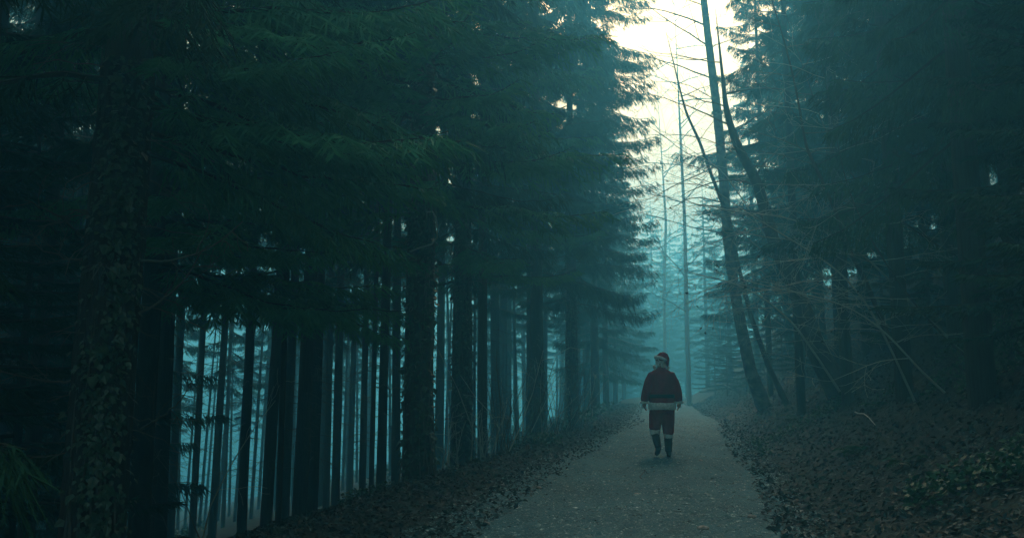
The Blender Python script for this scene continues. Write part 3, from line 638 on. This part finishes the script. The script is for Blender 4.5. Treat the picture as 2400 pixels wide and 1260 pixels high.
# ------------------------------------------------------------------ the walker
def remesh(name, mb, mats, voxel, smooth_it=2, parent=None):
    me = mb.build(name, mats, True); o = bpy.data.objects.new(name, me); COL.objects.link(o)
    md = o.modifiers.new('r', 'REMESH'); md.mode = 'VOXEL'; md.voxel_size = voxel; md.use_smooth_shade = True
    ms = o.modifiers.new('s', 'SMOOTH'); ms.factor = .5; ms.iterations = smooth_it
    dg = bpy.context.evaluated_depsgraph_get(); m2 = bpy.data.meshes.new_from_object(o.evaluated_get(dg)); o.modifiers.clear()
    o.data = m2; m2.name = name; m2.materials.clear()
    for m in mats: m2.materials.append(m)
    if parent is not None: o.parent = parent
    return o
def loft(mb, rings, k=28, m=0, closed=True):
    """rings: (cx, cy, z, rx, ry)"""
    a = np.arange(k) * 2 * math.pi / k; rings = np.array(rings, float); n = len(rings)
    Vv = np.stack([rings[:, 0, None] + rings[:, 3, None] * np.cos(a), rings[:, 1, None] + rings[:, 4, None] * np.sin(a), np.broadcast_to(rings[:, 2, None], (n, k))], -1).reshape(-1, 3)
    i = np.arange(n - 1)[:, None] * k; j = np.arange(k)[None]; j2 = (j + 1) % k
    mb.add(Vv, np.stack([i + j, i + j2, i + k + j2, i + k + j], -1).reshape(-1, 4), m)
    if closed:
        c0, c1 = Vv[:k].mean(0), Vv[-k:].mean(0)
        mb.add(np.vstack([Vv[:k], c0]), np.stack([(np.arange(k) + 1) % k, np.arange(k), np.full(k, k)], -1), m)
        mb.add(np.vstack([Vv[-k:], c1]), np.stack([np.arange(k), (np.arange(k) + 1) % k, np.full(k, k)], -1), m)
def limb(mb, pts, rads, k=16, m=0):
    pts = np.array(pts, float); rads = np.array(rads, float); s = np.concatenate([[0], np.cumsum(np.linalg.norm(np.diff(pts, axis=0), axis=1))]); u = np.linspace(0, s[-1], 14)
    P = np.stack([np.interp(u, s, pts[:, j]) for j in range(3)], 1); r = np.interp(u, s, rads)
    for _ in range(2): P[1:-1] = (P[:-2] + 2 * P[1:-1] + P[2:]) / 4
    # rounded ends
    d0, d1 = norm(P[0] - P[1]), norm(P[-1] - P[-2])
    P = np.vstack([P[0] + d0 * r[0] * .6, P[0] + d0 * r[0] * .35, P, P[-1] + d1 * r[-1] * .35, P[-1] + d1 * r[-1] * .6]); r = np.concatenate([[r[0] * .05, r[0] * .7], r, [r[-1] * .7, r[-1] * .05]])
    mb.tube(P, r, k, m)
def ball(mb, c, r, m=0, n=12, k=16):
    c = np.array(c, float); r = np.broadcast_to(np.array(r, float), (3,)); th = np.linspace(.02, math.pi - .02, n); a = np.arange(k) * 2 * math.pi / k
    loft(mb, [(c[0], c[1], c[2] - r[2] * math.cos(t), r[0] * math.sin(t), r[1] * math.sin(t)) for t in th], k, m)
def ruffle(o, amp, freq, seed=0, stretch=(1, 1, 1)):
    me = o.data; n = len(me.vertices); co = np.empty(n * 3, np.float32); me.vertices.foreach_get('co', co); co = co.reshape(-1, 3)
    no = np.empty(n * 3, np.float32); me.vertices.foreach_get('normal', no); no = no.reshape(-1, 3); rs = np.random.RandomState(seed)
    s = 0
    for q in range(9):
        f = rs.normal(size=3) * freq * (1 + q * .35) * np.array(stretch); s = s + np.sin(co @ f + rs.uniform(0, 6.28)) / (1 + q * .3)
    co = co + no * (s * amp / 3)[:, None]; me.vertices.foreach_set('co', co.astype(np.float32).ravel()); me.update()
M_red = mat('red felt cloth', (.27, .02, .03), .95, ((6, 6, 4), (.19, .016, .024), .42, .62), ((60, 60, 60), .4, .006), spec=.1)
M_fur = mat('white fleece trim', (.80, .82, .80), .95, ((26, 26, 26), (.55, .58, .57), .45, .65), ((70, 70, 70), .9, .015), spec=.1)
M_skin = mat('skin', (.42, .25, .19), .6)
M_black = mat('black boot leather', (.018, .02, .022), .5, None, ((25, 25, 12), .5, .01))
M_belt = mat('black belt leather', (.012, .022, .018), .45)
W = thing('person', 'person in a red and white Santa suit walking away down the gravel path', 'person', (2.79, 16.07, float(path_h(2.79, 16.07)) + .004))
# body: one continuous figure with head, hands and fingers
mb = MB()
loft(mb, [(0, .0, .84, .15, .12), (0, 0, .95, .175, .13), (0, 0, 1.1, .16, .115), (0, 0, 1.3, .175, .12), (0, 0, 1.45, .17, .105), (0, 0, 1.53, .10, .08), (.0, .01, 1.58, .062, .064), (.0, .015, 1.68, .058, .06)])
ball(mb, (.005, .035, 1.74), (.078, .098, .118))
ball(mb, (-.012, .135, 1.73), (.014, .02, .02)); ball(mb, (-.075, .03, 1.735), (.012, .02, .032)); ball(mb, (.083, .03, 1.735), (.012, .02, .032))
ball(mb, (-.008, .10, 1.665), (.045, .045, .035))
for s, kx in ((-1, -.325), (1, .335)):
    limb(mb, [(s * .17, 0, 1.47), (s * .27, -.03, 1.2), (kx, .03, .985)], [.052, .042, .028])
    limb(mb, [(kx, .03, .99), (kx - s * .004, .05, .925), (kx - s * .008, .06, .90)], [.027, .036, .034], 12)          # palm
    for f, (oy, ln, bend) in enumerate([(.092, .072, .05), (.072, .082, .06), (.052, .078, .065), (.034, .062, .07)]):      # four unequal, curled fingers
        x0 = kx - s * .010
        limb(mb, [(x0, oy, .905), (x0 - s * .006, oy + .004, .905 - ln * .5), (x0 - s * bend * .5, oy + .002, .905 - ln * .95)], [.0095, .0088, .0072], 8)
    limb(mb, [(kx - s * .012, .085, .955), (kx - s * .03, .105, .925), (kx - s * .036, .106, .895)], [.0125, .0105, .0085], 8)
limb(mb, [(-.09, 0, .92), (-.115, .09, .52), (-.125, -.14, .20), (-.125, -.05, .09)], [.09, .06, .04, .035])
limb(mb, [(.09, 0, .92), (.105, .03, .50), (.105, .02, .12), (.115, .12, .06)], [.09, .06, .042, .035])
remesh('body', mb, [M_skin], .0055, 1, W)
mb = MB()
loft(mb, [(0, 0, .87, .232, .165), (0, 0, .98, .232, .165), (0, 0, 1.06, .226, .160), (0, 0, 1.10, .218, .155), (0, 0, 1.14, .226, .158), (0, -.005, 1.3, .240, .158), (0, -.01, 1.42, .236, .145), (0, -.01, 1.50, .215, .125), (0, 0, 1.555, .165, .100), (0, .005, 1.60, .095, .082), (0, .01, 1.63, .075, .075)])
for s in (-1, 1):
    limb(mb, [(s * .165, -.01, 1.49), (s * .245, -.025, 1.33), (s * .292, -.03, 1.17), (s * .318, .02, 1.02)], [.085, .085, .082, .078], 20)
jk = remesh('jacket', mb, [M_red], .011, 4, W); ruffle(jk, .009, 16, 3, (1, 1, .45))
mb = MB(); rg = [(0, 0, 1.06, .232, .166), (0, 0, 1.065, .236, .170), (0, 0, 1.125, .236, .170), (0, 0, 1.13, .232, .166)]
loft(mb, rg, 40); bl = link('belt', mb.build('belt', [M_belt], True), W)
mb = MB(); loft(mb, [(0, 0, 1.058, .052, .01), (0, 0, 1.132, .052, .01)], 4); link('belt_buckle', mb.build('belt_buckle', [M_stone]), W, loc=(0, .172, 0))
def furring(name, cx, cy, z0, z1, rx, ry, seed, tilt=(0, 0)):
    mb = MB(); n = 14; zz = np.linspace(0, math.pi, n)
    loft(mb, [(cx + tilt[0] * ((z0 + z1) / 2 - (z1 + z0) / 2), cy, (z0 + z1) / 2 - (z1 - z0) / 2 * math.cos(q), rx + .016 * math.sin(q) ** .6, ry + .016 * math.sin(q) ** .6) for q in zz], 72)
    o = link(name, mb.build(name, [M_fur], True), W); ruffle(o, .006, 55, seed); return o
furring('jacket_trim', 0, 0, .845, .975, .238, .170, 4)
for s, kx in ((-1, -.322), (1, .322)): furring('sleeve_cuff', kx, .028, .955, 1.005, .068, .066, 5)
# trousers to below the knee, gathered over the boots
mb = MB()
loft(mb, [(0, 0, .99, .215, .15), (0, 0, .90, .215, .155), (0, 0, .82, .212, .155), (0, 0, .78, .19, .14)])
limb(mb, [(-.112, 0, .86), (-.122, .06, .64), (-.138, .06, .50)], [.122, .118, .104], 24)
limb(mb, [(.110, 0, .86), (.113, .03, .62), (.112, .03, .42)], [.120, .114, .100], 24)
tr = remesh('trousers', mb, [M_red], .010, 3, W); ruffle(tr, .010, 18, 7, (1, 1, .5))
furring('trouser_cuff', -.137, .02, .395, .475, .076, .078, 8); furring('trouser_cuff', .106, .028, .325, .400, .068, .070, 9)
def boot(pts, rads, foot):
    mb = MB(); limb(mb, pts, rads, 20); limb(mb, *foot, 16)
    o = remesh('boot', mb, [M_black], .007, 2, W); ruffle(o, .004, 26, 11); return o
b1 = boot([(-.137, .03, .43), (-.125, -.05, .30), (-.110, -.13, .17)], [.080, .072, .060], ([(-.108, -.145, .150), (-.115, -.09, .085), (-.125, -.02, .045)], [.050, .048, .040]))
b2 = boot([(.106, .03, .37), (.105, .02, .22), (.105, .01, .09)], [.078, .073, .064], ([(.103, -.02, .048), (.122, .09, .050), (.135, .18, .038)], [.046, .045, .036]))
for c in ((-.112, -.155, .125), (.103, -.03, .014)):
    mb = MB(); loft(mb, [(c[0], c[1], c[2] - .014, .036, .042), (c[0], c[1], c[2] + .014, .038, .044)], 14)
    link('boot_heel', mb.build('boot_heel', [M_black], True), b1 if c[0] < 0 else b2)
# curly white hair over the collar, tilted hat with its tail hanging down on the right
mb = MB(); rs = np.random.RandomState(9)
for q in range(90):
    a = rs.uniform(0, 6.28); z = rs.uniform(1.60, 1.80); r_ = .086 if z > 1.66 else .108 + .02 * rs.rand()
    ball(mb, (.004 + r_ * math.cos(a) * (1.0 if z > 1.66 else 1.12), (.01 + r_ * math.sin(a) * .95) if not (math.sin(a) > .45 and z > 1.66) else .0, z), rs.uniform(.014, .026), 0, 6, 8)
hr = link('hair', mb.build('hair', [M_fur], True), W)
mb = MB()
loft(mb, [(.006, .015, 1.745, .100, .112), (.010, .015, 1.79, .104, .115), (.016, .012, 1.84, .098, .105), (.026, .008, 1.88, .074, .082), (.036, .0, 1.905, .038, .045), (.04, 0, 1.912, .005, .005)])
limb(mb, [(.035, -.01, 1.865), (.085, -.035, 1.85), (.112, -.055, 1.78), (.112, -.062, 1.70), (.104, -.065, 1.645)], [.050, .048, .040, .032, .018], 14)
ht = remesh('hat', mb, [M_red], .008, 3, W); ruffle(ht, .006, 25, 12)
mb = MB(); n = 48; a = np.arange(n + 1) * 2 * math.pi / n
ring_ = np.stack([.004 + .100 * np.cos(a), .015 + .114 * np.sin(a), 1.772 - .42 * (.100 * np.cos(a)) - .18 * .114 * np.sin(a)], 1)
mb.tube(ring_, .027, 12, 0); hb = link('hat_trim', mb.build('hat_trim', [M_fur], True), W); ruffle(hb, .006, 60, 5)

for i, (px, d, h, c, lab) in enumerate([(2760, 7.4, .85, 0, 'young fir added at the right border to darken the edge'), (2480, 9, .8, 1, 'small fir added on the slope at the right border to darken it'), (1672, 58, .8, 0, 'hazy young fir on the far bank right of the walker'),  # the first two are added to darken the right edge
      (1700, 50, .7, 1, 'hazy young fir on the bank left of the blotched trunk'), (1745, 44, .8, 0, 'young fir on the bank just behind the blotched leaning tree'), (1830, 38, .75, 1, 'young fir on the brow of the bank behind the thin leaning tree'), (1880, 30, .6, 0, 'young fir on the bank left of the thick leaning tree'),
      (2070, 22, .7, 1, 'young fir on the dark slope right of the thick leaning tree'), (2180, 17, .7, 0, 'young fir high on the dark right slope')]):
    x = (px - 1200) / 2000 * d; t_ = thing('young_fir', lab, 'fir tree', (x, d, float(ground(x, d))), 'young firs on the right bank')
    straight_trunk(.05, i, t_, 7 * h); link('crown', CROWN_YOUNG[c], t_, rot=(0, 0, i * 2.0), scale=h)

# ------------------------------------------------------------------ stones, leaf litter, green cover
def in_view(x, y, m=.12):
    return np.abs(x) < y * (.6 + m)
def scatter(n, ymin, ymax, sfun, rs, power=1.6):
    """positions with s metres beside the path edge; density falls with distance"""
    y = ymin * (ymax / ymin) ** (rs.rand(n) ** power); x = sfun(y, rs.rand(n)); k = in_view(x, y, .2)
    return x[k], y[k]
def surf_normal(x, y):
    e = .08; gx = (surf(x + e, y) - surf(x - e, y)) / (2 * e); gy = (surf(x, y + e) - surf(x, y - e)) / (2 * e)
    return norm(np.stack([-gx, -gy, np.ones_like(gx)], -1))
OCT = norm(np.array([(1, 0, 0), (.3, .95, 0), (-.8, .6, 0), (-.8, -.6, 0), (.3, -.95, 0), (.1, .1, 1), (0, 0, -1)], float)) * np.array([1, 1, .62])
OF = np.array([(0, 1, 5), (1, 2, 5), (2, 3, 5), (3, 4, 5), (4, 0, 5), (1, 0, 6), (2, 1, 6), (3, 2, 6), (4, 3, 6), (0, 4, 6)])
rs = np.random.RandomState(71)
def stones(name, x, y, size, rs, mt, sink=.25):
    n = len(x); a = rs.uniform(0, 6.28, n); c, s_ = np.cos(a), np.sin(a); base = OCT[None] * (1 + rs.normal(size=(n, 7, 3)) * .16) * (size * 1)[:, None, None] * np.stack([rs.uniform(.8, 1.5, n), rs.uniform(.6, 1, n), rs.uniform(.5, 1, n)], -1)[:, None]
    Vv = np.stack([base[..., 0] * c[:, None] - base[..., 1] * s_[:, None] + x[:, None], base[..., 0] * s_[:, None] + base[..., 1] * c[:, None] + y[:, None], base[..., 2] + (surf(x, y) + size * (.3 - sink))[:, None]], -1)
    return link(name, make_mesh(name, Vv.reshape(-1, 3), [(OF[None] + np.arange(n)[:, None, None] * 7).reshape(-1, 3)], [mt]), kind='stuff')
x, y = scatter(42000, 6.2, 34, lambda y, u: path_l(y) - .25 + u * (path_r(y) - path_l(y) + .5), rs, 1.5)
stones('gravel_stones', x, y, np.clip(.006 + rs.pareto(3.4, len(x)) * .006, 0, .03) * (1 + .03 * y), rs, M_stones)
for i, (px, py, sz, lab) in enumerate([
    (1762, 1212, .055, 'flat pale stone on the right side of the near track'),
    (1648, 1239, .062, 'largest pale stone on the near track at the bottom of the photo'),
    (1875, 1201, .055, 'pale stone at the right edge of the track among the green leaves'),
    (1492, 1157, .03, 'small beige stone in the middle of the near track'),
    (1262, 1143, .05, 'flat light stone at the left edge of the track'),
    (1180, 1136, .05, 'light stone among the leaves of the left verge'),
    (1141, 1227, .04, 'pale stone low on the left verge near the bottom of the photo'),
    (1643, 1079, .045, 'small white stone right of the walker')]):
    p = on_ground(px, py); mb = MB(); rs2 = np.random.RandomState(400 + i)
    ball(mb, (0, 0, 0), (sz, sz * .75, sz * .42), 0, 7, 10); me = mb.build('stone', [M_stone], False)
    o = link('stone', me, None, loc=(p[0], p[1], p[2] + sz * .16), rot=(rs2.uniform(-.1, .1), rs2.uniform(-.1, .1), rs2.uniform(0, 6)), label=lab, category='stone', group='larger stones on the track'); ruffle(o, sz * .12, 60, i)
def leaf_sheet(name, x, y, size, rs, mt, lift=(.0, .03), shape=LEAF4, tilt=.45, up=0):
    n = len(x); N_ = norm(surf_normal(x, y) + rs.normal(size=(n, 3)) * tilt); D = np.cross(N_, rs.normal(size=(n, 3)))
    P = np.stack([x, y, surf(x, y) + rs.uniform(*lift, n)], -1); D = norm(D) + np.array([0, 0, up])
    Vv, Fq = leaves(P, D, N_, size, shape); mb = MB(); mb.add(Vv, Fq, 0)
    return link(name, mb.build(name, [mt]), kind='stuff')
x0 = lambda y: 0 * y
# dead leaves: thick on both verges and the bank, sparse on the track
x, y = scatter(62000, 4.0, 60, lambda y, u: path_r(y) + .15 + .2 * wnoise(x0(y), y * 2.2) - .5 * (1 - u) ** 14 + u ** 1.2 * 9, rs, 1.15)
leaf_sheet('leaf_litter', x, y, rs.uniform(.035, .085, len(x)) * (1 + .012 * y), rs, M_litter)
x, y = scatter(40000, 6.3, 60, lambda y, u: path_l(y) - .05 + .22 * wnoise(x0(y) + 9, y * 2.4) + .6 * (1 - u) ** 14 - u ** 1.1 * 4.5, rs, 1.15)
leaf_sheet('leaf_litter', x, y, rs.uniform(.03, .075, len(x)) * (1 + .012 * y), rs, M_litter)
x, y = scatter(500, 6.3, 50, lambda y, u: path_l(y) + u * (path_r(y) - path_l(y)), rs, 1.4)
leaf_sheet('scattered_leaves', x, y, rs.uniform(.02, .05, len(x)), rs, M_litter, (0, .008), tilt=.2)
# green cover (bramble and ivy) in patches
def patch(x, y, th, f=1.6, o=0): return wnoise(x * f + 31 + o, y * f + 7) > th
x, y = scatter(34000, 6.3, 26, lambda y, u: path_l(y) - .25 - u * 3.2, rs, 1.1)
k = patch(x, y, -.04); x, y = x[k], y[k]
leaf_sheet('bramble_cover', x, y, rs.uniform(.03, .075, len(x)), rs, M_green, (.02, .22), LEAF5, .7, .1)
x, y = scatter(34000, 6.3, 20, lambda y, u: path_r(y) + .05 + u * 4.5, rs, 1.1)
k = patch(x, y, .0, 1.3, 9); x, y = x[k], y[k]
leaf_sheet('bramble_cover', x, y, rs.uniform(.03, .075, len(x)), rs, M_green, (.02, .18), LEAF5, .7, .1)
# undergrowth on the falling hillside beyond the verge
x, y = scatter(30000, 15, 75, lambda y, u: path_l(y) - 1.0 - u * 30, rs, .9)
k = patch(x, y, -.12, .8, 5); x, y = x[k], y[k]
leaf_sheet('hillside_undergrowth', x, y, rs.uniform(.035, .08, len(x)) * (1 + .03 * y), rs, M_green, (.03, .5), LEAF5, .8, .2)
# dead grass along the left verge
x, y = scatter(2600, 9, 34, lambda y, u: path_l(y) - 1.2 - u * 1.2, rs, 1.0)
k = patch(x, y, .1, 2.2, 3); x, y = x[k], y[k]; mb = MB()
for a, b in zip(x[:900], y[:900]):
    L = rs.uniform(.15, .45); d = rs.normal(size=2) * .5; u = np.linspace(0, 1, 5); z0 = float(surf(a, b))
    c = np.stack([a + d[0] * L * u ** 1.6, b + d[1] * L * u ** 1.6, z0 + L * (u - .45 * u * u)], 1); wv = np.array([.004, 0, 0])
    V2 = np.concatenate([c - wv * (1 - u)[:, None], c + wv * (1 - u)[:, None]]); j = np.arange(4)
    mb.add(V2, np.stack([j, j + 1, j + 6, j + 5], -1), 0)
link('dead_grass', mb.build('dead_grass', [M_grass]), kind='stuff')
# bare shrubs on the left verge
def shrub(px, d, h, nst, label, seed, pale=False, group='bare shrubs on the left verge'):
    rs = np.random.RandomState(seed); x = (px - 1200) / 2000 * d
    t_ = thing('bare_shrub', label, 'shrub', (x, d, float(ground(x, d)) - .03), group)
    for q in range(nst):
        mb = MB(); p = np.array([rs.uniform(-.25, .25), rs.uniform(-.2, .2), 0]); dr = np.array([rs.normal() * .28, rs.normal() * .25, 1.]); hh = h * rs.uniform(.55, 1.05); n = 11; pts = [p]; dd = norm(dr)
        for z in range(n - 1):
            dd = norm(dd + rs.normal(size=3) * .06 + np.array([dr[0], dr[1], -.25]) * .05 * z / n); pts.append(pts[-1] + dd * hh / (n - 1))
        pts = np.array(pts); mb.tube(pts, np.linspace(.013, .004, n), 4, 0)
        for z in range(rs.randint(3, 8)):
            i = rs.randint(3, n - 1); bare_limb(mb, pts[i], dd + rs.normal(size=3) * .7, hh * rs.uniform(.12, .32), .0035, rs, rs.randint(0, 2), .14, 0, 0, None, 3)
        link('stem', mb.build('stem', [M_twigp if (pale or q % 4 == 0) else M_twig], True), t_)
for i, a in enumerate([(1160, 17, 2.4, 9, 'bare shrub just right of the second ivy trunk'), (1192, 19, 2.6, 8, 'tall bare shrub between the slim trunk and the bare-stemmed spruce'), (1222, 21, 2.2, 8, 'bare shrub touching the left side of the bare-stemmed spruce'),
        (1290, 24, 2.6, 11, 'thick bare shrub right of the bare-stemmed spruce'), (1316, 25, 2.8, 10, 'tallest bare shrub left of the last ivy spruce'), (1345, 28, 2.4, 8, 'bare shrub at the foot of the last ivy spruce'),
        (1375, 33, 2.2, 7, 'small bare shrub beyond the last ivy spruce'), (1050, 15, 1.3, 7, 'low pale shrub between the two ivy trunks'), (1122, 16, 1.1, 7, 'low tangle of pale stems at the verge edge'),
        (478, 13, 2.6, 3, 'thin leaning saplings in front of the left glow')]):
    shrub(*a, 600 + i, pale=i in (7, 8))
# ferns and fallen sticks
def fern(px, py, label, seed, sc=1.0):
    p = on_ground(px, py); t_ = thing('fern', label, 'fern', tuple(p), 'ferns beside the track'); rs = np.random.RandomState(seed)
    mb = MB(); L = .42 * sc; u = np.linspace(0, 1, 12); c = np.stack([L * u * .85, 0 * u, L * (.75 * u - .62 * u * u)], 1); mb.tube(c, np.linspace(.004, .0015, 12), 3, 0)
    for j in range(1, 12):
        for s in (-1, 1):
            l = L * .27 * math.sin(math.pi * min(1, .18 + u[j] * .82)) + .01
            a = c[j]; mb.add([a, a + [l * .25, s * l * .5, .012], a + [l * .3, s * l, -.01], a + [-.012, s * l * .45, .0]], [[0, 1, 2, 3]], 1)
    me = mb.build('frond', [M_twig, M_green])
    for q in range(8): link('frond', me, t_, rot=(0, rs.uniform(-.2, .35), q * .785 + rs.uniform(-.25, .25)), scale=rs.uniform(.7, 1.1))
fern(2007, 1065, 'green fern low on the right bank among dark leaves', 1); fern(1862, 985, 'small fern at the foot of the bank below the thin leaning tree', 2, 1.3)
fern(2060, 955, 'fern on the dark slope above the green leaves', 3, 1.1); fern(2130, 1090, 'fern nearly lost in the dark at the right', 4)
for i, (a, b, lab) in enumerate([((2002, 970), (2052, 997), 'pale stick lying on the right bank'), ((1768, 942), (1790, 925), 'short branch leaning at the foot of the blotched tree'),
        ((1245, 1040), (1275, 1018), 'light broken branch at the foot of the bare-stemmed spruce'), ((1500, 1126), (1520, 1112), 'small dark twig lying on the track below the walker')]):
    p = on_ground(*a); q = on_ground(*b); mb = MB(); u = np.linspace(0, 1, 7)[:, None]; rs2 = np.random.RandomState(i)
    c = (p + (q - p) * u) - p + np.array([0, 0, .03]) + np.sin(u * 3.1) * np.array([0, 0, .05]) + rs2.normal(size=(7, 3)) * .012
    mb.tube(c, np.linspace(.014, .006, 7) * (.6 if i == 3 else 1), 6, 0); bare_limb(mb, c[4], norm(q - p) + rs2.normal(size=3) * .4, .2, .005, rs2, 1)
    link('fallen_branch', mb.build('fallen_branch', [M_twigp if i in (0, 2) else M_twig], True), None, loc=tuple(p), label=lab, category='fallen branch')

# spruces added beside the camera to shade the near haze and darken the corners
for i, (x, y, cr, lab) in enumerate([(-5.6, 4.6, 0, 'spruce added beside the left border to darken the upper left corner'), (-7.6, 1.2, 1, 'spruce added just outside the left border to shade the near haze'),
        (6.6, 5.4, 1, 'spruce added beside the right border to black out the right edge'), (6.2, 1.0, 0, 'spruce added on the bank outside the right border to shade the near haze'), (8.0, 8.8, 2, 'spruce added to shade and fill the upper right corner'), (9.3, 12.6, 1, 'spruce added for shade behind the one in the upper right corner'), (-8.8, 8.6, 1, 'spruce added to darken the left border above the young firs')]):
    t_ = thing('spruce_tree', lab, 'spruce tree', (x, y, float(ground(x, y))), 'spruces added to shade the view')
    straight_trunk(.2, i, t_, 23); link('crown', CROWN_UP[cr % 2], t_, rot=(0, 0, i * 1.9 + 1))
    for (bz, az, sc, me, tilt) in ring(2.6, 10, 44, HANG, .85, 1.2, seed=700 + i): link('branch', me, t_, loc=(0, 0, bz), rot=(0, rad(tilt), rad(az)), scale=sc)
